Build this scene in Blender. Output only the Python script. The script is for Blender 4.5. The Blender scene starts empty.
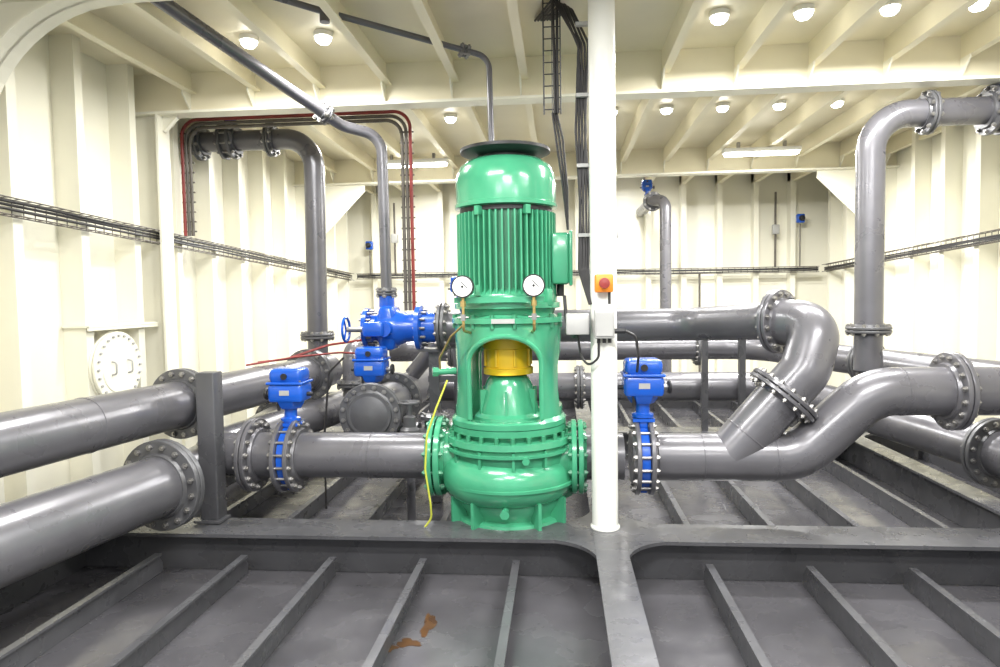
import bpy, bmesh, math, random
from mathutils import Matrix, Vector
random.seed(7)
V=Vector
sc=bpy.context.scene
# ---------------------------------------------------------------- materials
def mat(name,col,rough=.5,metal=0.0,var=.12,nscale=4.0,bump=0.0,bscale=40,col2=None,coat=0.0,rvar=0.0,emit=None,estr=0):
    m=bpy.data.materials.new(name); m.use_nodes=True
    nt=m.node_tree; N=nt.nodes; L=nt.links
    b=N['Principled BSDF']
    b.inputs['Roughness'].default_value=rough
    b.inputs['Metallic'].default_value=metal
    b.inputs['Coat Weight'].default_value=coat
    b.inputs['Coat Roughness'].default_value=.12
    tc=N.new('ShaderNodeTexCoord')
    no=N.new('ShaderNodeTexNoise'); no.inputs['Scale'].default_value=nscale; no.inputs['Detail'].default_value=6
    L.new(tc.outputs['Object'],no.inputs['Vector'])
    cr=N.new('ShaderNodeValToRGB')
    c2=col2 if col2 else tuple(max(0,c*(1-var)) for c in col)
    c1=tuple(min(1,c*(1+var*.6)) for c in col)
    cr.color_ramp.elements[0].position=.32; cr.color_ramp.elements[1].position=.68
    cr.color_ramp.elements[0].color=(*c2,1); cr.color_ramp.elements[1].color=(*c1,1)
    L.new(no.outputs['Fac'],cr.inputs['Fac']); L.new(cr.outputs['Color'],b.inputs['Base Color'])
    if rvar>0:
        mr=N.new('ShaderNodeMapRange'); mr.inputs['From Min'].default_value=.3; mr.inputs['From Max'].default_value=.7
        mr.inputs['To Min'].default_value=max(.03,rough-rvar); mr.inputs['To Max'].default_value=rough+rvar
        n2=N.new('ShaderNodeTexNoise'); n2.inputs['Scale'].default_value=nscale*2.3; n2.inputs['Detail'].default_value=8
        L.new(tc.outputs['Object'],n2.inputs['Vector']); L.new(n2.outputs['Fac'],mr.inputs['Value']); L.new(mr.outputs['Result'],b.inputs['Roughness'])
    if bump>0:
        n3=N.new('ShaderNodeTexNoise'); n3.inputs['Scale'].default_value=bscale; n3.inputs['Detail'].default_value=3
        bp=N.new('ShaderNodeBump'); bp.inputs['Strength'].default_value=bump; bp.inputs['Distance'].default_value=.01
        L.new(tc.outputs['Object'],n3.inputs['Vector']); L.new(n3.outputs['Fac'],bp.inputs['Height']); L.new(bp.outputs['Normal'],b.inputs['Normal'])
    if emit:
        b.inputs['Emission Color'].default_value=(*emit,1); b.inputs['Emission Strength'].default_value=estr
    return m
CREAM=mat('cream_paint',(.86,.835,.71),.36,0,.05,1.2,.15,6)
CEIL=mat('cream_ceiling_paint',(.85,.79,.60),.42,0,.06,1.5,.1,8)
FLOOR=mat('grey_deck_paint',(.072,.070,.077),.25,.0,.28,2.2,.25,5,rvar=.11)
FRAME=mat('grey_frame_paint',(.078,.078,.085),.30,.0,.2,3,.2,9,rvar=.1)
PIPE=mat('grey_pipe_paint',(.14,.137,.15),.30,.3,.14,3,.12,10,rvar=.05,coat=.1)
STEEL=mat('bolt_steel',(.33,.32,.31),.4,.8,.2,20)
BRASS=mat('brass_fitting',(.50,.36,.14),.35,.8,.15,20)
FLG=mat('flange_grey',(.12,.12,.127),.38,.3,.15,8)
GREEN=mat('green_machine_paint',(.055,.315,.17),.22,0,.12,5,.12,14,coat=.4)
GREEND=mat('green_fin_paint',(.04,.24,.125),.33,0,.12,5)
BLACK=mat('black_rubber',(.012,.012,.014),.5,0,.2,9)
BLUE=mat('blue_actuator_paint',(.008,.09,.50),.26,0,.12,6,.05,30,coat=.3)
YEL=mat('yellow_guard_paint',(.85,.55,.02),.4,0,.1,6)
ORG=mat('orange_plastic',(.85,.25,.02),.4,0,.05,6)
RED=mat('red_conduit',(.24,.028,.025),.45,0,.25,8)
DARK=mat('dark_cable',(.035,.033,.035),.5,0,.3,10)
BROWN=mat('tray_galvanised',(.13,.115,.10),.5,.3,.3,10)
WHITE=mat('white_pillar_paint',(.78,.78,.74),.3,0,.04,3)
DIAL=mat('gauge_dial',(.9,.9,.88),.4,0,.02,3)
LGREY=mat('light_grey_box',(.38,.38,.37),.4,0,.06,6)
HOSE=mat('yellow_green_wire',(.45,.47,.05),.5,0,.1,6)
STAIN=mat('brown_oil_stain',(.075,.038,.016),.10,0,.5,14,col2=(.05,.03,.02))
LAMP=mat('lamp_diffuser',(1,1,.95),.4,0,.01,3,emit=(1,.98,.92),estr=20)
# ---------------------------------------------------------------- mesh kit
class B:
    def __init__(s,name,org=(0,0,0)):
        s.name=name; s.bm=bmesh.new(); s.mats=[]; s.org=V(org)
    def mi(s,m):
        if m not in s.mats: s.mats.append(m)
        return s.mats.index(m)
    def face(s,vs,m):
        try:
            f=s.bm.faces.new(vs); f.material_index=s.mi(m); f.smooth=True; return f
        except ValueError: return None
    def rings(s,rings,m,caps=True,closed=False):
        R=[[s.bm.verts.new(p) for p in r] for r in rings]
        n=len(R[0]); k=len(R)
        for i in range(k if closed else k-1):
            a=R[i]; b=R[(i+1)%k]
            for j in range(n):
                s.face([a[j],a[(j+1)%n],b[(j+1)%n],b[j]],m)
        if caps and not closed:
            s.face(R[0][::-1],m); s.face(R[-1],m)
        return R
    def lathe(s,c,axis,prof,m,n=32,caps=True):
        q=V(axis).normalized().to_track_quat('Z','Y'); c=V(c)
        rs=[]
        for r,z in prof:
            rs.append([c+q@V((r*math.cos(2*math.pi*j/n),r*math.sin(2*math.pi*j/n),z)) for j in range(n)])
        s.rings(rs,m,caps)
    def cyl(s,p0,p1,r0,m,r1=None,n=24):
        p0=V(p0);p1=V(p1); d=p1-p0
        s.lathe(p0,d,[(r0,0),(r0 if r1 is None else r1,d.length)],m,n)
    def box(s,c,size,m,rot=None,bev=0):
        c=V(c); sx,sy,sz=[x/2 for x in size]
        M=rot if rot else Matrix.Identity(3)
        if bev<=0:
            P=[c+M@V((x*sx,y*sy,z*sz)) for z in(-1,1) for x,y in((-1,-1),(1,-1),(1,1),(-1,1))]
            s.rings([P[:4],P[4:]],m)
        else:
            b=bev
            def rr(ins,z):
                out=[]
                for cx,cy,a0 in((1,-1,-90),(1,1,0),(-1,1,90),(-1,-1,180)):
                    for k in range(4):
                        a=math.radians(a0+30*k)
                        out.append(c+M@V((cx*(sx-b)+(b-ins)*math.cos(a),cy*(sy-b)+(b-ins)*math.sin(a),z)))
                return out
            s.rings([rr(b*.9,-sz),rr(b*.3,-sz+b*.3),rr(0,-sz+b),rr(0,sz-b),rr(b*.3,sz-b*.3),rr(b*.9,sz)],m)
    def prism(s,poly,d,m):
        d=V(d); a=[V(p) for p in poly]; s.rings([a,[p+d for p in a]],m)
    def tube(s,pts,r,m,bend=0,n=20,seg=8,caps=True):
        P=fillet(pts,bend,seg) if bend>0 else [V(p) for p in pts]
        T=[]
        for i in range(len(P)):
            a=P[max(0,i-1)]; b=P[min(len(P)-1,i+1)]; T.append((b-a).normalized())
        t0=T[0]; u=t0.orthogonal().normalized(); rs=[]
        for i,p in enumerate(P):
            t=T[i]; u=(u-t*u.dot(t)).normalized(); w=t.cross(u)
            rs.append([p+u*(r*math.cos(2*math.pi*j/n))+w*(r*math.sin(2*math.pi*j/n)) for j in range(n)])
        s.rings(rs,m,caps)
    def weld(s,c,axis,r,m):
        s.lathe(V(c)-V(axis).normalized()*.006,axis,[(r-.002,0),(r+.003,.003),(r+.003,.009),(r-.002,.012)],m,40,caps=False)
    def flange(s,c,axis,r,t=.028,nb=12,m=None,gap=.006,mid=None,midr=None,bm_=None):
        m=m or FLG; a=V(axis).normalized(); c=V(c)
        for sg in(-1,1):
            s.lathe(c+a*(sg*(gap/2)),a*sg,[(r-.004,0),(r,.004),(r,t-.004),(r-.004,t),(r*.74,t),(r*.70,t+.018)],m,36)
        if mid: s.lathe(c-a*(gap/2),a,[(midr,0),(midr,gap)],mid,32)
        q=a.to_track_quat('Z','Y'); h=gap/2+t
        for k in range(nb):
            an=2*math.pi*(k+.5)/nb
            o=c+q@V((r*.87*math.cos(an),r*.87*math.sin(an),0))
            s.cyl(o-a*(h+.022),o+a*(h+.022),.009,bm_ or STEEL,n=6)
            s.cyl(o-a*(h+.014),o-a*h,.017,bm_ or STEEL,n=6)
            s.cyl(o+a*h,o+a*(h+.014),.017,bm_ or STEEL,n=6)
    def done(s,sharp=34,scale=None):
        bmesh.ops.recalc_face_normals(s.bm,faces=s.bm.faces[:])
        me=bpy.data.meshes.new(s.name); s.bm.to_mesh(me); s.bm.free()
        for m in s.mats: me.materials.append(m)
        me.set_sharp_from_angle(angle=math.radians(sharp))
        o=bpy.data.objects.new(s.name,me); o.location=s.org
        if scale: o.scale=(scale,)*3
        sc.collection.objects.link(o); return o
def fillet(pts,r,seg=8):
    P=[V(p) for p in pts]; out=[P[0]]
    for i in range(1,len(P)-1):
        a=(P[i-1]-P[i]); b=(P[i+1]-P[i]); la=a.length; lb=b.length; a.normalize(); b.normalize()
        ang=a.angle(b)
        if ang>math.radians(178): out.append(P[i]); continue
        d=min(r/math.tan(ang/2),la*.48,lb*.48); rr=d*math.tan(ang/2)
        p1=P[i]+a*d; p2=P[i]+b*d
        cdir=(a+b).normalized(); C=P[i]+cdir*(rr/math.sin(ang/2))
        v1=p1-C; v2=p2-C; tot=v1.angle(v2); ax=v1.cross(v2).normalized()
        for k in range(seg+1): out.append(C+Matrix.Rotation(tot*k/seg,3,ax)@v1)
    out.append(P[-1]); return out
def wire(name,pts,r,m,bend=.1,n=8):
    b=B(name); b.tube(pts,r,m,bend,n); return b.done()
# ---------------------------------------------------------------- camera
cam=bpy.data.objects.new('camera',bpy.data.cameras.new('camera')); sc.collection.objects.link(cam)
cam.data.lens=24; cam.data.sensor_width=36
cam.matrix_world=Matrix.Translation((0,0,1.34))@Matrix.Rotation(math.radians(5.14),4,'Z')@Matrix.Rotation(math.radians(87),4,'X')@Matrix.Rotation(math.radians(-0.9),4,'Z')
sc.camera=cam
# ---------------------------------------------------------------- room
XL,XR,YB,YF,ZC,ZF=-3.45,4.10,10.5,-1.5,3.18,-.26
SP=.53; XS=[.26+SP*k for k in range(-7,8)]
b=B('floor'); b.box(((XL+XR)/2,(YB+YF)/2,ZF-.02),(XR-XL,YB-YF,.04),FLOOR); b.done()
b=B('ceiling'); b.box(((XL+XR)/2,(YB+YF)/2,ZC+.02),(XR-XL,YB-YF,.04),CEIL); b.done()
b=B('wall_left'); b.box((XL-.02,(YB+YF)/2,(ZC+ZF)/2),(.04,YB-YF,ZC-ZF),CREAM); b.done()
b=B('wall_right'); b.box((XR+.02,(YB+YF)/2,(ZC+ZF)/2),(.04,YB-YF,ZC-ZF),CREAM); b.done()
b=B('wall_back'); b.box(((XL+XR)/2,YB+.02,(ZC+ZF)/2),(XR-XL,.04,ZC-ZF),CREAM); b.done()
for nm_,xw,sx in(('trim_1',XL,1),('trim_2',XR,-1)):
    b=B(nm_); y=.3
    while y<YB-.2:
        if all(abs(y-q)>.2 for q in(3.45,5.2,8.6)):
            b.box((xw+sx*.08,y,(ZC+ZF)/2),(.16,.014,ZC-ZF),CREAM); b.box((xw+sx*.165,y+.03,(ZC+ZF)/2),(.014,.075,ZC-ZF),CREAM)
        y+=.58
    b.done()
b=B('trim_3')
for x in XS:
    if XL+.2<x<XR-.2:
        b.box((x,YB-.08,(ZC+ZF)/2),(.014,.16,ZC-ZF),CREAM); b.box((x+.03,YB-.165,(ZC+ZF)/2),(.075,.014,ZC-ZF),CREAM)
b.done()
b=B('trim_4')
for x in XS:
    if XL+.1<x<XR-.1:
        b.box((x,(YB+YF)/2,ZC-.08),(.014,YB-YF-.02,.16),CEIL); b.box((x+.02,(YB+YF)/2,ZC-.162),(.06,YB-YF-.02,.014),CEIL)
        for Y in(5.2,8.6):
            b.prism([(x-.012,Y-.012,ZC-.31),(x-.012,Y-.012,ZC-.168),(x-.012,Y-.13,ZC-.168),(x-.012,Y-.13,ZC-.19)],(.012,0,0),CREAM)
b.done()
def webframe(name,Y,zb,d,br,curved):
    b=B(name); x0,x1=XL,XR
    b.box(((x0+x1)/2,Y,(ZC+zb)/2),(x1-x0,.02,ZC-zb),CEIL); b.box(((x0+x1)/2,Y,zb-.011),(x1-x0,.16,.02),CREAM)
    for sx,xw in((1,x0),(-1,x1)):
        b.box((xw+sx*d/2,Y,(zb-.022+ZF)/2),(d,.02,zb-.022-ZF),CREAM); b.box((xw+sx*(d+.011),Y,(zb-.022+ZF)/2),(.02,.16,zb-.022-ZF),CREAM)
        xi=xw+sx*(d+.021); zt=zb-.022
        if curved:
            pts=[(xi,zt)]+[(xi+sx*(br-br*math.cos(t)),zt-br+br*math.sin(t)) for t in [math.pi/2*(1-k/14) for k in range(15)]]
            b.prism([(p[0],Y-.01,p[1]) for p in pts],(0,.02,0),CREAM)
            ar=pts[1:]
            for i in range(len(ar)-1):
                p,q=V((ar[i][0],Y-.09,ar[i][1])),V((ar[i+1][0],Y-.09,ar[i+1][1]))
                b.rings([[p,p+V((0,.18,0)),p+V((0,.18,.015)),p+V((0,0,.015))],[q,q+V((0,.18,0)),q+V((0,.18,.015)),q+V((0,0,.015))]],CREAM)
        else:
            b.prism([(xi,Y-.009,zt),(xi+sx*br,Y-.009,zt),(xi+sx*br,Y-.009,zt-.06*br/.5),(xi+sx*.06*br/.5,Y-.009,zt-br),(xi,Y-.009,zt-br)],(0,.018,0),CREAM)
            b.tube([(xi+sx*br,Y,zt-.05*br/.5),(xi+sx*.05*br/.5,Y,zt-br)],.018,CREAM,n=6)
    b.done()
webframe('trim_5',3.45,3.0,.22,.85,True)
webframe('trim_6',5.2,2.87,.26,.12,False)
webframe('trim_7',8.6,2.87,.26,.65,False)
# floor frames
b=B('floor_girder')
def tee(x0,x1,y0,y1,dz=0):
    b.box(((x0+x1)/2,(y0+y1)/2,-.01+dz),(abs(x1-x0),abs(y1-y0),.02),FRAME)
for Y in(3.78,6.75,9.6,.9):
    tee(XL+.01,XR-.01,Y-.14,Y+.15); b.box(((XL+XR)/2,Y,-.14),(XR-XL-.02,.02,.24),FRAME)
for X in(.26,2.72,-2.92):
    w=.085
    tee(X-w,X+w,YF+.1,YB-.01,.003) ; b.box((X,(YF+YB)/2,-.14),(.02,YB-YF-.1,.235),FRAME)
    for Y in(3.78,6.75):
        for sx in(-1,1):
            for sy in(-1,1):
                r=.30; cx,cy=X+sx*(w-.01),Y+sy*(.14 if sy<0 else .15)-sy*.01
                poly=[(cx,cy,-.0195)]+[(cx+sx*(r-r*math.sin(t)),cy+sy*(r-r*math.cos(t)),-.0195) for t in [math.pi/2*k/10 for k in range(11)]]
                b.prism(poly,(0,0,.0185),FRAME)
b.done()
b=B('floor_stiffener')
for x in XS:
    if XL+.15<x<XR-.15 and all(abs(x-g)>.2 for g in(.26,2.72,-2.92)):
        for y0,y1 in((YF+.1,.85),(.95,3.72),(3.84,6.7),(6.8,9.55)):
            b.prism([(x-.006,y0,-.258),(x-.006,y1,-.258),(x-.006,y1,-.20),(x-.006,y1-.05,-.14),(x-.006,y0,-.14)],(.012,0,0),FRAME)
            b.box((x+.012,(y0+y1-.05)/2,-.138),(.04,y1-y0-.05,.014),FRAME)
b.done()
b=B('oil_stain')
for cx,cy,sx_,sy_,ph in((-.66,3.16,.03,.11,1),(-.72,2.98,.055,.035,2.3),(-.80,2.93,.035,.03,.4)):
    pts=[]
    for k in range(32):
        a=2*math.pi*k/32; r=1+.22*math.sin(3*a+ph)+.15*math.sin(5*a+ph*2)+.08*math.sin(9*a)
        pts.append((cx+sx_*r*math.cos(a),cy+sy_*r*math.sin(a),-.2595))
    b.prism(pts,(0,0,.0015),STAIN)
b.done()
b=B('pillar'); b.lathe((.25,3.85,.004),(0,0,1),[(.085,0),(.085,.012),(.075,.02),(.075,3.17)],WHITE,40); b.done()
b=B('manhole_cover')
b.lathe((XL+.001,4.62,.88),(1,0,0),[(.225,0),(.225,.17),(.265,.175),(.265,.19)],CREAM,44)
b.lathe((XL+.192,4.62,.88),(1,0,0),[(.25,0),(.25,.006)],BROWN,44)
b.lathe((XL+.199,4.62,.88),(1,0,0),[(.262,0),(.262,.016),(.258,.02),(.19,.02),(.185,.026),(.0,.026)],CREAM,44)
for k in range(24):
    a=2*math.pi*k/24; p=V((XL+.21,4.62+.232*math.cos(a),.88+.232*math.sin(a))); b.cyl(p,p+V((.022,0,0)),.010,LGREY,n=6)
for sg in(-1,1): b.tube([(XL+.22,4.62+sg*.09,.83),(XL+.26,4.62+sg*.09,.84),(XL+.26,4.62+sg*.09,.92),(XL+.22,4.62+sg*.09,.93)],.007,LGREY,.02,8)
b.done()
b=B('wall_shelf_bracket'); b.box((XL+.12,4.72,1.19),(.2,.8,.015),CREAM); b.box((XL+.21,4.72,1.175),(.012,.8,.03),CREAM); b.done()
# ---------------------------------------------------------------- pump
b=B('vertical_centrifugal_pump',(-.322,4.12,-.035))
b.lathe((0,0,0),(0,0,1),[(.16,2.12),(.16,2.18),(.235,2.19),(.268,2.205),(.268,2.222),(.2,2.232),(.0,2.232)],BLACK,48)
b.lathe((0,0,0),(0,0,1),[(.0,2.172),(.17,2.165),(.22,2.155),(.268,2.12),(.292,2.07),(.298,2.02),(.298,1.90),(.306,1.895),(.306,1.875),(.292,1.87)],GREEN,56)
b.lathe((0,0,0),(0,0,1),[(.275,1.88),(.275,1.845)],BLACK,48)  # black ring paints in the shade of the gap under the dome
b.lathe((0,0,0),(0,0,1),[(.252,1.86),(.252,1.36)],GREEND,48)
for k in range(52):
    a=2*math.pi*k/52; M=Matrix.Rotation(a,3,'Z')
    b.box(M@V((.272,0,1.60)),(.05,.009,.48),GREEN,rot=M)
for a in(-62,-118,45,135):
    M=Matrix.Rotation(math.radians(a),3,'Z'); b.box(M@V((.285,0,1.84)),(.05,.03,.05),GREEN,rot=M); b.box(M@V((.285,0,1.39)),(.05,.03,.06),GREEN,rot=M)
b.lathe((0,0,0),(0,0,1),[(.25,1.40),(.29,1.375),(.30,1.36),(.30,1.32),(.32,1.315),(.32,1.285),(.29,1.28),(.28,1.25),(.30,1.235),(.335,1.23),(.335,1.20),(.32,1.195),(.315,1.17)],GREEN,56)
for k in range(16):
    a=2*math.pi*(k+.5)/16; b.cyl((.32*math.cos(a),.32*math.sin(a),1.17),(.32*math.cos(a),.32*math.sin(a),1.25),.013,GREEND,n=6)
for a in(35,145,215,325):
    M=Matrix.Rotation(math.radians(a),3,'Z'); b.box(M@V((.29,0,1.345)),(.07,.05,.10),GREEN,rot=M,bev=.01)
b.box((.32,-.02,1.57),(.11,.2,.30),GREEN,bev=.02); b.box((.382,-.02,1.57),(.02,.22,.32),GREEN,bev=.008); b.box((.27,-.02,1.57),(.08,.12,.2),GREEN)
b.cyl((.32,-.02,1.42),(.32,-.02,1.35),.022,BLACK)
b.box((0,-.325,1.215),(.13,.03,.025),LGREY)
b.lathe((0,0,0),(0,0,1),[(.10,.60),(.30,.60),(.345,.595),(.345,.56),(.32,.555),(.31,.53),(.375,.525),(.38,.49),(.36,.48),(.36,.45),(.35,.38),(.34,.30),(.34,.20),(.33,.13),(.30,.09),(.29,.06),(.33,.05),(.34,.02),(.34,.0),(.0,.0)],GREEN,64)
b.lathe((0,0,.455),(0,0,1),[(.35,-.012),(.385,-.008),(.385,.008),(.35,.012)],GREEN,64,caps=False)
for k in range(24):
    a=2*math.pi*(k+.5)/24
    b.cyl((.352*math.cos(a),.352*math.sin(a),.50),(.352*math.cos(a),.352*math.sin(a),.56),.013,GREEND,n=6)
# vertical stiffening ribs between casing flanges
for k in range(12):
    a=2*math.pi*(k+.25)/12; M=Matrix.Rotation(a,3,'Z'); b.box(M@V((.352,0,.43)),(.05,.016,.10),GREEN,rot=M)
rs=[]; n=24
for i in range(49):
    t=i/48; a=math.radians(-20-340*t); rr=.10+.06*t; cr=.295; c=V((cr*math.cos(a),cr*math.sin(a),.275+.03*t)); u=V((math.cos(a),math.sin(a),0))
    rs.append([c+u*(rr*math.cos(2*math.pi*j/n))+V((0,0,1))*(rr*1.2*math.sin(2*math.pi*j/n)) for j in range(n)])
b.rings(rs,GREEN)
b.lathe((0,0,.265),(0,0,1),[(.39,-.012),(.412,-.008),(.412,.008),(.39,.012)],GREEN,64,caps=False)
b.lathe((-.20,0,.38),(-1,0,0),[(.185,0),(.18,.06),(.165,.13),(.158,.18),(.165,.20)],GREEN,36)
b.flange((-.44,0,.38),(1,0,0),.245,.035,12,GREEN,gap=.01,bm_=GREEND)
b.lathe((.20,0,.38),(1,0,0),[(.185,0),(.18,.06),(.165,.13),(.158,.17),(.165,.18)],GREEN,36)
b.flange((.41,0,.38),(1,0,0),.225,.03,12,GREEN,gap=.01,bm_=GREEND)
b.cyl((0,-.34,.15),(0,-.41,.15),.022,GREEN); b.cyl((0,-.41,.15),(0,-.425,.15),.028,GREEN,n=6)
b.cyl((.12,-.31,.44),(.12,-.395,.44),.022,GREEN,n=6)
for a in(-150,-120,-60,-30,30,60,120,150):
    M=Matrix.Rotation(math.radians(a),3,'Z'); b.box(M@V((.33,0,.10)),(.11,.02,.17),GREEN,rot=M)
b.lathe((0,0,0),(0,0,1),[(.22,.60),(.21,.64),(.185,.66),(.145,.82),(.125,.86),(.11,.88),(.06,.885),(.06,.95)],GREEN,40)
for a in range(0,360,60):
    M=Matrix.Rotation(math.radians(a+30),3,'Z'); b.box(M@V((.165,0,.72)),(.05,.014,.16),GREEN,rot=M)
b.lathe((0,0,0),(0,0,1),[(.08,.885),(.15,.89),(.15,.925),(.138,.93),(.138,1.04),(.15,1.045),(.15,1.10),(.08,1.105)],YEL,40)
b.cyl((0,0,1.06),(0,0,1.22),.05,STEEL)
for a in range(0,360,45):
    aa=math.radians(a+20); b.cyl((.143*math.cos(aa),.143*math.sin(aa),.94),(.143*math.cos(aa),.143*math.sin(aa),1.04),.009,YEL,n=6)
for gx in(-.215,.175):
    b.cyl((gx,-.36,1.41),(gx,-.395,1.41),.062,BLACK,n=36); b.cyl((gx,-.394,1.41),(gx,-.397,1.41),.054,DIAL,n=36)
    for k in range(9):
        a=math.radians(-45+270/8*k); b.box((gx+.044*math.cos(a),-.398,1.41+.044*math.sin(a)),(.012,.002,.003),BLACK,rot=Matrix.Rotation(-a,3,'Y'))
    b.box((gx+.01,-.399,1.42),(.05,.002,.005),BLACK,rot=Matrix.Rotation(.8,3,'Y')); b.cyl((gx,-.398,1.41),(gx,-.402,1.41),.007,BLACK,n=12)
    b.cyl((gx,-.378,1.35),(gx,-.378,1.20),.008,BRASS,n=10); b.cyl((gx,-.378,1.33),(gx,-.378,1.30),.015,BRASS,n=6); b.box((gx,-.378,1.24),(.026,.026,.035),STEEL)
    b.cyl((gx-.03,-.385,1.24),(gx+.03,-.385,1.24),.005,STEEL,n=8)
    b.tube([(gx,-.378,1.21),(gx,-.372,1.165),(gx*.9,-.26,1.15)],.008,BRASS,.03,8)
b.box((-.02,-.335,1.335),(.5,.02,.03),GREEN)
b.tube([(-.215,-.375,1.20),(-.30,-.30,1.13),(-.385,-.2,1.0),(-.385,-.18,.92)],.006,BRASS,.05,8)
b.cyl((-.30,-.14,.92),(-.40,-.18,.92),.02,GREEN); b.cyl((-.40,-.18,.92),(-.43,-.19,.92),.03,GREEN,n=6)
pump=b.done(scale=1.025)
def evalmesh(o):
    dg=bpy.context.evaluated_depsgraph_get(); return bpy.data.meshes.new_from_object(o.evaluated_get(dg))
sh=B('lantern')
sh.lathe((0,0,0),(0,0,1),[(.345,.60),(.345,.63),(.325,.65),(.315,.80),(.315,1.0),(.32,1.18)],GREEN,64,caps=False)
R1=[(.265,1.18),(.26,1.0),(.26,.80),(.27,.65),(.285,.60)]
sh.lathe((0,0,0),(0,0,1),R1,GREEN,64,caps=False)
def ringverts(z,lo,hi):
    vs=[v for v in sh.bm.verts if abs(v.co.z-z)<1e-5 and lo<math.hypot(v.co.x,v.co.y)<hi]; return sorted(vs,key=lambda v:math.atan2(v.co.y,v.co.x))
for z,(l1,h1),(l2,h2) in((1.18,(.26,.27),(.315,.325)),(.60,(.28,.29),(.34,.35))):
    a=ringverts(z,l1,h1); c=ringverts(z,l2,h2)
    for j in range(len(a)): sh.face([a[j],a[(j+1)%len(a)],c[(j+1)%len(a)],c[j]],GREEN)
lan=sh.done()
ct=B('cutter'); w=.20
poly=[(-w,-.6,.64),(w,-.6,.64)]+[(w*math.cos(math.pi*k/16),-.6,.97+.16*math.sin(math.pi*k/16)) for k in range(17)]
ct.prism(poly,(0,1.2,0),GREEN); cut=ct.done()
ct2=B('cutter2'); w2=.10
poly=[(-.6,-w2,.70),(-.6,w2,.70)]+[(-.6,w2*math.cos(math.pi*k/12),.92+w2*math.sin(math.pi*k/12)) for k in range(13)]
ct2.prism(poly,(1.2,0,0),GREEN); cut2=ct2.done()
for c in(cut,cut2):
    m=lan.modifiers.new('b','BOOLEAN'); m.operation='DIFFERENCE'; m.object=c; m.solver='EXACT'
bpy.context.view_layer.update()
nm=evalmesh(lan); lan.modifiers.clear(); lan.data=nm
nm.set_sharp_from_angle(angle=math.radians(34))
for c in(cut,cut2): bpy.data.objects.remove(c)
lan.parent=pump
rim=B('window_rim')
for sy in(-1,1):
    pts=[(-w,0,.65)]+[(w*math.cos(math.pi*(1-k/16)),0,.97+.16*math.sin(math.pi*(1-k/16))) for k in range(17)]+[(w,0,.65)]
    pts=[(x*1.04,sy*math.sqrt(.318**2-x*x),z) for x,_,z in pts]; rim.tube(pts,.016,GREEN,n=10)
ro=rim.done(); ro.parent=pump
b=B('pump_pedestal',(-.322,4.12,0))
b.box((0,.07,-.05),(.62,.40,.025),FRAME)
for sx in(-.22,.22): b.box((sx,.07,-.16),(.02,.36,.195),FRAME)
b.box((0,.05,-.16),(.42,.02,.19),FRAME); b.done()
# ---------------------------------------------------------------- actuator / valves
def actuator(b,c,s=1.0,hw=1):
    c=V(c)
    def q(x,y,z): return c+V((x,y,z))*s
    b.lathe(q(0,0,-.09),(0,0,1),[(.07*s,0),(.07*s,.02*s),(.045*s,.03*s),(.045*s,.09*s)],BLUE,24)
    b.lathe(q(0,0,0),(0,0,1),[(.075*s,0),(.09*s,.02*s),(.11*s,.06*s)],BLUE,6)
    b.box(q(0,0,.115),(.25*s,.21*s,.13*s),BLUE,bev=.025*s)
    b.box(q(0,0,.185),(.265*s,.225*s,.02*s),BLUE,bev=.008*s)
    b.box(q(0,0,.235),(.235*s,.195*s,.10*s),BLUE,bev=.03*s)
    b.cyl(q(.0,-.10,.235),q(0,-.112,.235),.022*s,BLACK,n=20)
    b.box(q(0,-.106,.12),(.07*s,.004*s,.035*s),LGREY)
    for x in(-.11,.11):
        for y in(-.09,.09): b.cyl(q(x,y,.17),q(x,y,.205),.008*s,STEEL,n=6)
    b.cyl(q(-.12*hw,0,.10),q(-.17*hw,0,.10),.015*s,BLACK,n=10)
    b.cyl(q(.12*hw,.0,.10),q(.16*hw,0,.10),.02*s,STEEL,n=12)
    b.lathe(q(.16*hw,0,.10),(hw,0,0),[(.04*s,0),(.045*s,.01*s),(.04*s,.02*s)],BLACK,20)
    b.cyl(q(-.06,-.06,-.01),q(-.06,-.06,.06),.012*s,BLACK,n=8)
def butterfly(name,c,axis,r,top,s=.85,hw=1):
    b=B(name); c=V(c)
    b.lathe(c-V(axis)*.028,axis,[(r*.80,0),(r*.84,.004),(r*.84,.052),(r*.80,.056)],BLUE,36)
    b.box(c+V((0,0,r*.88)),(.055,.11,r*.25),BLUE,bev=.012)
    b.box(c-V((0,0,r*.86)),(.05,.09,r*.18),BLUE,bev=.012)
    b.cyl(c+V((0,0,r*.9)),c+V((0,0,top-c.z-.07)),.028,STEEL)
    b.box(c+V((0,0,top-c.z-.10)),(.13,.13,.02),BLUE)
    for sx in(-.05,.05): b.cyl(c+V((sx,-.05,r*.95)),c+V((sx,-.05,top-c.z-.09)),.009,STEEL,n=8)
    actuator(b,c+V((0,0,top-c.z)),s,hw)
    return b.done()
PY=4.12; RP=.143
b=B('suction_pipe')
z=.355
b.tube([(-.805,PY,z),(-1.66,PY,z)],RP,PIPE,n=36)
b.weld((-1.2,PY,z),(1,0,0),RP,PIPE)
b.flange((-1.73,PY,z),(1,0,0),.235,.026,16,PIPE,gap=.058)
b.tube([(-1.80,PY,z),(-1.94,PY,z)],RP,PIPE,n=36)
b.flange((-1.98,PY,z),(1,0,0),.235,.026,16,PIPE,gap=.006)
b.tube([(-2.00,PY,z),(-2.30,PY,z),(-2.17,5.2,z),(-1.96,6.8,z)],RP,PIPE,bend=.24,n=36)
b.done()
butterfly('actuated_butterfly_valve',(-1.73,PY,z),(1,0,0),.235,.66,.9,-1)
b=B('discharge_pipe')
z=.355
b.tube([(.13,PY,z),(.38,PY,z)],RP,PIPE,n=36)
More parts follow.
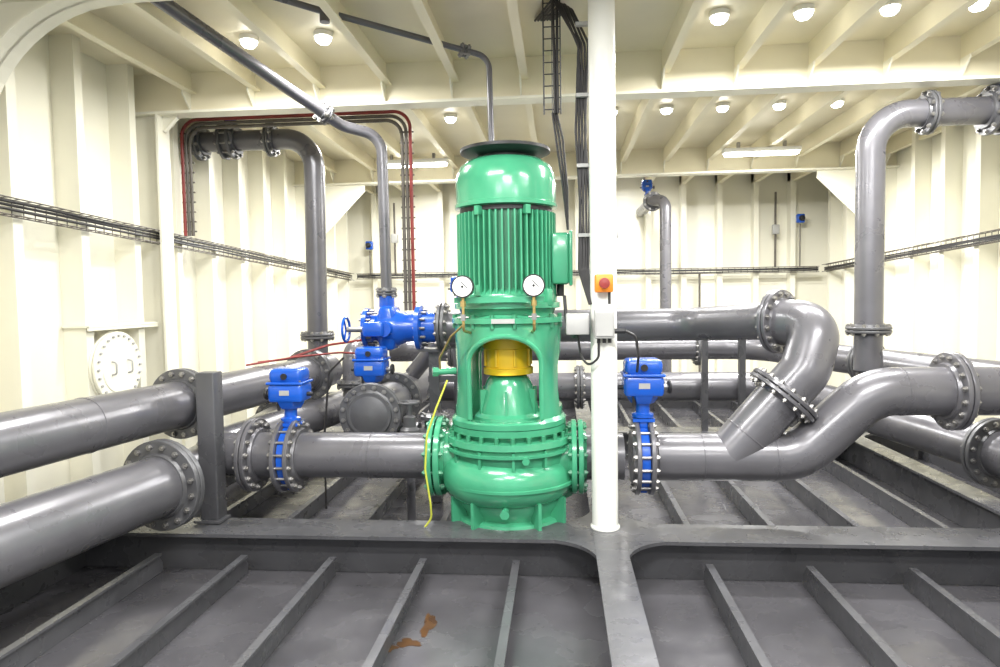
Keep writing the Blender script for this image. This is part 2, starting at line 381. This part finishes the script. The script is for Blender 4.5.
b.flange((.50,PY,z),(1,0,0),.23,.026,16,PIPE,gap=.058)
b.tube([(.58,PY,z),(1.42,PY,z),(1.84,PY,.755),(3.75,PY,.755)],RP,PIPE,bend=.34,n=40,seg=12)
b.flange((2.29,PY,.755),(1,0,0),.23,.026,16,PIPE)
for c,a in(((1.27,PY,z),(1,0,0)),((2.0,PY,.755),(1,0,0)),((.85,PY,z),(1,0,0))): b.weld(c,a,RP,PIPE)
A=V((1.02,PY,.37)); C1=V((1.46,PY,.88))
F=V((1.40,4.42,1.165)); ax=V((-.50,.60,.0)).normalized()
b.tube([A,C1,(1.56,4.20,1.15),F-ax*.01,F],RP,PIPE,bend=.2,n=40,seg=14)
d=(C1-A).normalized()
b.flange(A+d*.48,d,.225,.024,16,PIPE)
b.flange(F,ax,.205,.024,16,PIPE)
b.tube([F+ax*.03,F+ax*.08],RP,PIPE)
b.weld(A+d*.16,d,RP,PIPE)
b.done()
butterfly('actuated_butterfly_valve',(.50,PY,z),(1,0,0),.23,.69,.95,1)
ZB=1.125
b=B('bypass_pipe')
b.tube([F+ax*.05,F+ax*.1,(.98,5.1,ZB),(-.95,5.1,ZB)],.122,PIPE,bend=.35,n=32,seg=12)
b.flange((-.90,5.1,ZB),(1,0,0),.19,.024,12); b.flange((-.35,5.1,ZB),(1,0,0),.19,.024,12)
actuator(b,(-.77,5.1,1.37),.5); b.done()
b=B('gate_valve',(.03,0,ZB-1.17))
b.lathe((-1.55,5.1,1.17),(1,0,0),[(.13,0),(.155,.01),(.155,.04),(.10,.05),(.10,.10),(.14,.14),(.155,.21),(.14,.28),(.11,.34),(.11,.41),(.175,.42),(.175,.455),(.15,.46),(.12,.47),(.12,.60)],BLUE,36)
b.box((-1.35,5.1,1.17),(.13,.26,.34),BLUE,bev=.04)
b.cyl((-1.35,4.98,1.17),(-1.35,4.88,1.17),.06,BLUE); b.box((-1.42,4.88,1.17),(.16,.08,.11),BLUE,bev=.02)
b.cyl((-1.5,4.88,1.17),(-1.62,4.88,1.17),.02,STEEL)
b.tube([(-1.63,4.88+.09*math.cos(2*math.pi*k/24),1.17+.09*math.sin(2*math.pi*k/24)) for k in range(25)],.010,BLUE,n=8)
for k in range(3):
    a=2*math.pi*k/3; b.cyl((-1.63,4.88,1.17),(-1.63,4.88+.09*math.cos(a),1.17+.09*math.sin(a)),.008,BLUE,n=8)
for k in range(12):
    a=2*math.pi*k/12
    for x in(-1.55,-1.13): b.cyl((x-.01,5.1+.135*math.cos(a),1.17+.135*math.sin(a)),(x+.08,5.1+.135*math.cos(a),1.17+.135*math.sin(a)),.011,STEEL,n=6)
b.cyl((-1.37,5.1,1.33),(-1.37,5.1,1.42),.06,BLUE); b.done()
b=B('vent_pipe')
b.tube([(-1.34,5.1,1.375),(-1.35,5.1,2.60),(-1.62,4.98,2.66),(-2.42,3.36,3.178)],.042,PIPE,bend=.16,n=20)
b.flange((-1.70,4.82,2.712),(-.8,-1.62,.518),.075,.014,6); b.flange((-1.34,5.1,1.40),(0,0,1),.08,.014,6); b.done()
b=B('riser_pipe')
b.tube([(-2.24,6,.75),(-2.22,6,2.83),(-3.38,6,2.83)],.092,PIPE,bend=.27,n=28,seg=12)
b.flange((-2.24,6,1.02),(0,0,1),.155,.02,10); b.flange((-2.62,6,2.83),(1,0,0),.155,.02,10)
b.flange((-3.02,6,2.83),(1,0,0),.165,.03,10,gap=.06,mid=FLG,midr=.13)
b.flange((-3.30,6,2.83),(1,0,0),.165,.02,10)
actuator(b,(-3.02,6,3.0),.45); b.done()
b=B('riser_pipe')
b.tube([(2.34,5.3,.75),(2.34,5.3,2.67),(4.08,5.3,2.67)],.10,PIPE,bend=.27,n=28,seg=12)
b.flange((2.34,5.3,1.06),(0,0,1),.16,.02,10); b.flange((2.74,5.3,2.67),(1,0,0),.16,.02,10); b.flange((3.22,5.3,2.67),(1,0,0),.18,.03,10,gap=.06,mid=FLG,midr=.14)
actuator(b,(3.22,5.3,2.86),.5); b.done()
b=B('riser_pipe')
b.tube([(1.40,9,.2),(1.40,9,2.60),(1.25,9.2,2.62),(1.25,10.4,2.62)],.075,PIPE,bend=.14,n=24); b.flange((1.27,9.25,2.62),(0,1,0),.13,.02,8)
actuator(b,(1.2,9.3,2.76),.55); b.done()
def runpipe(name,pts,r,fl,bend=.3,welds=()):
    b=B(name); b.tube(pts,r,PIPE,bend=bend,n=40,seg=12)
    for c,a in fl: b.flange(c,a,r*1.52,.03,16)
    for c,a in welds: b.weld(c,a,r,PIPE)
    return b.done()
D1=(.8,5.8,0)
runpipe('header_pipe',[(-2.95,.2,.70),(-2.15,6.0,.70)],.148,[((-2.42,4.05,.70),D1),((-2.2,5.65,.70),D1)],welds=[((-2.95+.8*(y-.2)/5.8,y,.70),D1) for y in(2.6,3.3,4.9)])
D2=(.62,3.95,0)
runpipe('header_pipe',[(-2.9,-.3,.30),(-2.28,3.65,.30)],.172,[((-2.29,3.60,.30),D2)],welds=[((-2.9+.62*(y+.3)/3.95,y,.30),D2) for y in(2.5,)])
runpipe('header_pipe',[(-2.30,3.75,.30),(-2.62,6.5,.30)],.12,[((-2.53,5.7,.30),(-.32,2.75,0))])
runpipe('transverse_pipe',[(-1.9,7.4,.77),(2.1,7.4,.77),(3.05,4.75,.73),(3.05,2.2,.73)],.125,[((.4,7.4,.77),(1,0,0)),((-1.2,7.4,.77),(1,0,0)),((1.5,7.4,.77),(1,0,0)),((2.62,5.95,.75),(.95,-2.65,0))],.5)
runpipe('transverse_pipe',[(-1.95,7.0,.40),(2.2,7.0,.40),(2.86,4.5,.28),(3.1,2.2,.28)],.15,[((.2,7.0,.40),(1,0,0)),((-.9,7.0,.40),(1,0,0)),((2.84,4.6,.28),(.5,-2.5,0))],.5)
b=B('strainer')
b.tube([(-1.35,4.64,.53),(-1.35,6.7,.53)],.16,PIPE,n=36)
b.flange((-1.35,4.62,.53),(0,1,0),.225,.028,16); b.flange((-1.35,5.3,.53),(0,1,0),.225,.028,16); b.lathe((-1.35,4.59,.53),(0,-1,0),[(.18,0),(.11,.03),(0,.035)],FLG,36,caps=False)
b.cyl((-1.38,4.78,.66),(-1.38,4.78,.74),.035,STEEL); actuator(b,(-1.38,4.78,.745),.9); b.done()
b=B('branch_pipe')
b.tube([(-1.80,5.6,.37),(-1.80,5.6,.90),(-1.80,6.1,.97),(-1.80,7.3,.97)],.075,PIPE,bend=.12,n=24); b.flange((-1.80,5.6,.62),(0,0,1),.125,.018,8)
b.tube([(-.62,5.75,.20),(-.62,5.75,.98),(-1.05,5.75,.98),(-1.3,5.75,.68)],.07,PIPE,bend=.13,n=24); b.flange((-.62,5.75,.55),(0,0,1),.12,.018,8); b.flange((-.85,5.75,.98),(1,0,0),.12,.018,8)
b.done()
b=B('check_valve')
b.lathe((-1.10,4.95,.28),(1,0,0),[(.13,0),(.13,.025),(.085,.03),(.11,.10),(.12,.15),(.11,.20),(.085,.27),(.13,.275),(.13,.30)],FLG,28)
b.cyl((-.95,4.95,.36),(-.95,4.95,.44),.08,FLG); b.lathe((-.95,4.95,.44),(0,0,1),[(.11,0),(.11,.025),(.06,.035)],FLG,24)
for k in range(8): b.cyl((-.95+.09*math.cos(k*.785),4.95+.09*math.sin(k*.785),.46),(-.95+.09*math.cos(k*.785),4.95+.09*math.sin(k*.785),.485),.01,STEEL,n=6)
b.tube([(-1.10,4.95,.28),(-1.18,4.95,.28),(-1.2,4.95,.40)],.075,PIPE,.05,20); b.tube([(-.80,4.95,.28),(-.5,4.95,.28),(-.5,5.4,.28),(-.5,6.9,.35)],.075,PIPE,.12,20)
b.done()
b=B('hand_valve')
b.cyl((-1.06,4.58,-.255),(-1.06,4.58,.52),.03,PIPE); b.lathe((-1.06,4.58,.40),(0,0,1),[(.05,0),(.07,.01),(.07,.03),(.045,.05),(.045,.12),(.02,.13),(.02,.22)],FLG,24)
b.tube([(-1.06+.07*math.cos(2*math.pi*k/20),4.58+.07*math.sin(2*math.pi*k/20),.62) for k in range(21)],.009,FLG,n=8)
for k in range(3): b.cyl((-1.06,4.58,.62),(-1.06+.07*math.cos(2.1*k),4.58+.07*math.sin(2.1*k),.62),.007,FLG,n=8)
b.done()
b=B('valve_actuator'); actuator(b,(-1.45,7.4,.96),.6); b.done()
b=B('valve_actuator'); actuator(b,(2.32,6.75,.93),.5); b.done()
b=B('support_post'); b.box((-2.14,3.88,.47),(.115,.115,.90),FRAME,bev=.008); b.box((-2.14,3.86,.014),(.17,.13,.014),FRAME); b.done()
for xs in((1.42,1.78),(-1.05,-.75)):
    b=B('pipe_support')
    for x in xs: b.box((x,6.72,.45),(.06,.06,.90),FRAME)
    b.box(((xs[0]+xs[1])/2,6.72,.92),(.42,.07,.05),FRAME); b.done()
b=B('pipe_support')
b.box((-.98,5.14,.35),(.08,.08,1.2),FRAME); b.box((-.98,5.14,.95),(.2,.2,.02),FRAME)
b.box((-.78,5.14,.35),(.06,.06,1.2),FRAME); b.box((-.88,5.14,.72),(.3,.04,.05),FRAME); b.done()
# ---------------------------------------------------------------- electrics
def tray(name,p0,p1,up,w=.16,nc=3,st=.09,fr=BROWN):
    b=B(name); p0=V(p0);p1=V(p1); d=(p1-p0); L=d.length; d.normalize(); up=V(up).normalized(); sd=d.cross(up)
    for s in(-1,1):
        b.tube([p0+sd*s*w/2,p1+sd*s*w/2],.0045,fr,n=6); b.tube([p0+sd*s*w/2+up*.06,p1+sd*s*w/2+up*.06],.0045,fr,n=6)
    b.tube([p0,p1],.003,fr,n=5)
    for k in range(int(L/st)+1):
        c=p0+d*(k*st); b.tube([c-sd*w/2+up*.06,c-sd*w/2,c+sd*w/2,c+sd*w/2+up*.06],.0038,fr,n=5)
    for k in range(nc):
        o=sd*(-w/2+.02+k*.02)+up*.02
        pts=[]; m=int(L/.6)+2
        for i in range(m): pts.append(p0+d*(L*i/(m-1))+o+sd*random.uniform(-.006,.006))
        b.tube(pts,.009,DARK,n=7)
    return b.done()
tray('cable_tray',(XL+.2,.5,2.03),(XL+.2,10.2,1.71),(1,0,0),.10)
tray('cable_tray',(XR-.2,.5,2.00),(XR-.2,10.2,1.71),(-1,0,0),.10)
tray('cable_tray',(XL+.3,10.25,1.72),(XR-.3,10.25,1.70),(0,-1,0),.08)
tray('cable_ladder',(-.03,4.12,ZC),(-.03,4.12,2.45),(0,-1,0),.10,2,.07,DARK)
b=B('cable_bundle')
for k in range(7):
    j=random.uniform(-.012,.012); x=.115+.009*k
    b.tube([(-.14+.02*k,4.5,3.165),(-.02+.018*k,4.1+j,3.13-.01*k),(x+j,3.97,2.80+j),(x-j,3.95,2.3),(x+j,3.94,1.9),(x,3.93,1.5),(.17+.004*k,3.82,1.30)],.0075,DARK,.08,8)
for z in(2.9,2.5,2.1,1.7): b.box((.15,3.93,z),(.085,.03,.02),LGREY)
for k in range(3): b.tube([(-.03+.012*k,4.12,2.46),(-.01+.02*k,4.11,2.3),(.03+.012*k,4.1,2.0),(.055,4.1,1.75)],.007,DARK,.08,8)
b.done()
b=B('red_conduit')
for o,m in((0,RED),(.035,BROWN),(.07,BROWN)):
    b.tube([(-3.26+o,5.62,1.93),(-3.26+o,5.62,2.93-o),(-1.24-o,5.62,2.93-o),(-1.24-o,5.62,1.25)],.015,m,.14,10)
for k in range(11): b.box((-3.225,5.635,1.97+k*.085),(.12,.012,.012),BROWN)
for k in range(17): b.box((-1.275,5.635,1.32+k*.09),(.12,.012,.012),BROWN)
b.done()
b=B('steam_pipe'); b.tube([(-1.9,3.75,3.175),(-1.45,4.0,3.10),(-.72,4.5,3.03),(-.46,4.6,2.98),(-.45,4.6,2.3)],.02,PIPE,.1,12); b.cyl((-1.4,4.03,3.03),(-1.4,4.03,3.16),.03,PIPE); b.flange((-.62,4.55,3.01),(-.7,-.3,.1),.04,.012,4); b.done()
b=B('emergency_stop_button')
b.box((.245,3.735,1.415),(.10,.07,.10),ORG,bev=.01); b.cyl((.245,3.70,1.415),(.245,3.68,1.415),.02,STEEL); b.lathe((.245,3.682,1.415),(0,-1,0),[(.026,0),(.03,.008),(.028,.02),(0,.024)],RED,24,caps=False); b.done()
b=B('junction_box'); b.box((.245,3.735,1.19),(.11,.07,.16),LGREY,bev=.008); b.box((.245,3.697,1.19),(.09,.006,.13),LGREY); b.box((.10,3.80,1.19),(.13,.10,.12),LGREY,bev=.008)
for dx in(-.03,0,.03): b.cyl((.245+dx,3.735,1.11),(.245+dx,3.735,1.085),.01,BLACK,n=10)
b.tube([(.215,3.735,1.09),(.215,3.75,1.0),(.16,3.78,.95),(.12,3.85,1.0),(.10,3.83,1.13)],.007,DARK,.05,8)
b.tube([(.275,3.735,1.30),(.275,3.735,1.37)],.008,DARK,n=8)
b.cyl((.30,3.73,1.15),(.36,3.73,1.15),.015,BLACK,n=10); b.tube([(.36,3.73,1.15),(.42,3.75,1.12),(.44,3.8,1.0),(.45,3.96,.90)],.008,DARK,.05,8); b.done()
wire('earth_wire',[(-.67,3.9,.86),(-.73,3.84,.70),(-.78,3.80,.55),(-.79,3.78,.35),(-.76,3.77,.15),(-.76,3.79,.06),(-.80,3.79,.010)],.006,HOSE,.1)
wire('power_cable',[(.03,4.10,1.35),(.04,4.04,1.2),(.08,3.92,1.10),(.10,3.85,1.13)],.011,DARK,.08)
b=B('red_cable'); b.tube([(-2.35,5.0,.87),(-2.2,5.2,.88),(-1.9,5.35,.98),(-1.6,5.3,1.02)],.010,RED,.08,8); b.tube([(-2.4,4.9,.86),(-2.1,5.15,.9),(-1.8,5.3,.92),(-1.45,5.0,.93)],.008,RED,.08,8)
b.tube([(-1.6,4.8,.92),(-1.75,4.9,.80),(-1.8,4.9,.3),(-1.8,4.9,-.25)],.008,DARK,.06,8); b.done()
b=B('wall_conduit')
for x,z0,z1 in((-2.55,1.75,2.85),(.85,1.75,2.85),(3.2,1.75,2.85),(2.1,.0,1.68),(-.6,.5,1.68)):
    b.cyl((x,10.28,z0),(x,10.28,z1),.016,BROWN,n=10); b.box((x,10.27,(z0+z1)/2),(.10,.07,.14),LGREY,bev=.01)
b.done()
for x,z in((3.55,2.45),(-2.95,2.2)):
    b=B('alarm_beacon'); b.box((x,10.26,z),(.11,.08,.13),BLUE,bev=.015); b.lathe((x,10.2,z),(0,-1,0),[(.04,0),(.04,.03),(.025,.05),(0,.055)],BLACK,20,caps=False); b.cyl((x,10.27,z-.08),(x,10.27,1.75),.01,BROWN,n=8); b.done()
# ---------------------------------------------------------------- lamps
def arealight(x,y,z,l,w_,pw):
    ld=bpy.data.lights.new('lamp_light','AREA'); ld.shape='RECTANGLE'; ld.size=l; ld.size_y=w_; ld.energy=pw; ld.color=(1,.995,.975)
    o=bpy.data.objects.new('lamp_light',ld); o.location=(x,y,z); sc.collection.objects.link(o)
def lamp(x,y,z,l,pw):
    b=B('fluorescent_lamp'); b.box((x,y,z+.055),(l,.13,.05),WHITE,bev=.01); b.box((x,y,z+.02),(l-.04,.11,.04),LAMP,bev=.015)
    b.box((x-l*.3,y,z+.11),(.03,.05,.08),STEEL); b.box((x+l*.3,y,z+.11),(.03,.05,.08),STEEL); b.done()
    arealight(x,y,z-.03,l,.2,pw)
lamp(-1.72,7.9,2.92,.85,150); lamp(2.30,7.9,2.92,.85,150)
for x,y,p in((-1.0,2.2,112),(1.7,2.2,112),(.2,.6,112),(-1.2,-.6,65),(2,-.6,65)): lamp(x,y,2.98,1.2,p)  # unseen lamps added above and behind the camera to even out the light
def roundlamp(x,y,p):
    b=B('round_ceiling_lamp'); b.lathe((x,y,ZC-.001),(0,0,-1),[(.065,0),(.065,.03),(.055,.035)],WHITE,28); b.lathe((x,y,ZC-.036),(0,0,-1),[(.055,0),(.05,.02),(.035,.035),(0,.04)],LAMP,28,caps=False); b.done()
    arealight(x,y,ZC-.17,.2,.2,p)
for x in(-2.125,-1.595,1.055,1.585,2.115,2.645): roundlamp(x,4.55,30)
for x in(-2.125,-1.065,.525,1.055,1.585,2.115,2.645): roundlamp(x,6.7,24)
for x in(-2.125,1.055,): roundlamp(x,9.6,25)
w=bpy.data.worlds.new('world'); sc.world=w; w.use_nodes=True
w.node_tree.nodes['Background'].inputs[0].default_value=(.93,.96,1,1); w.node_tree.nodes['Background'].inputs[1].default_value=1.0
sc.view_settings.view_transform='Standard'
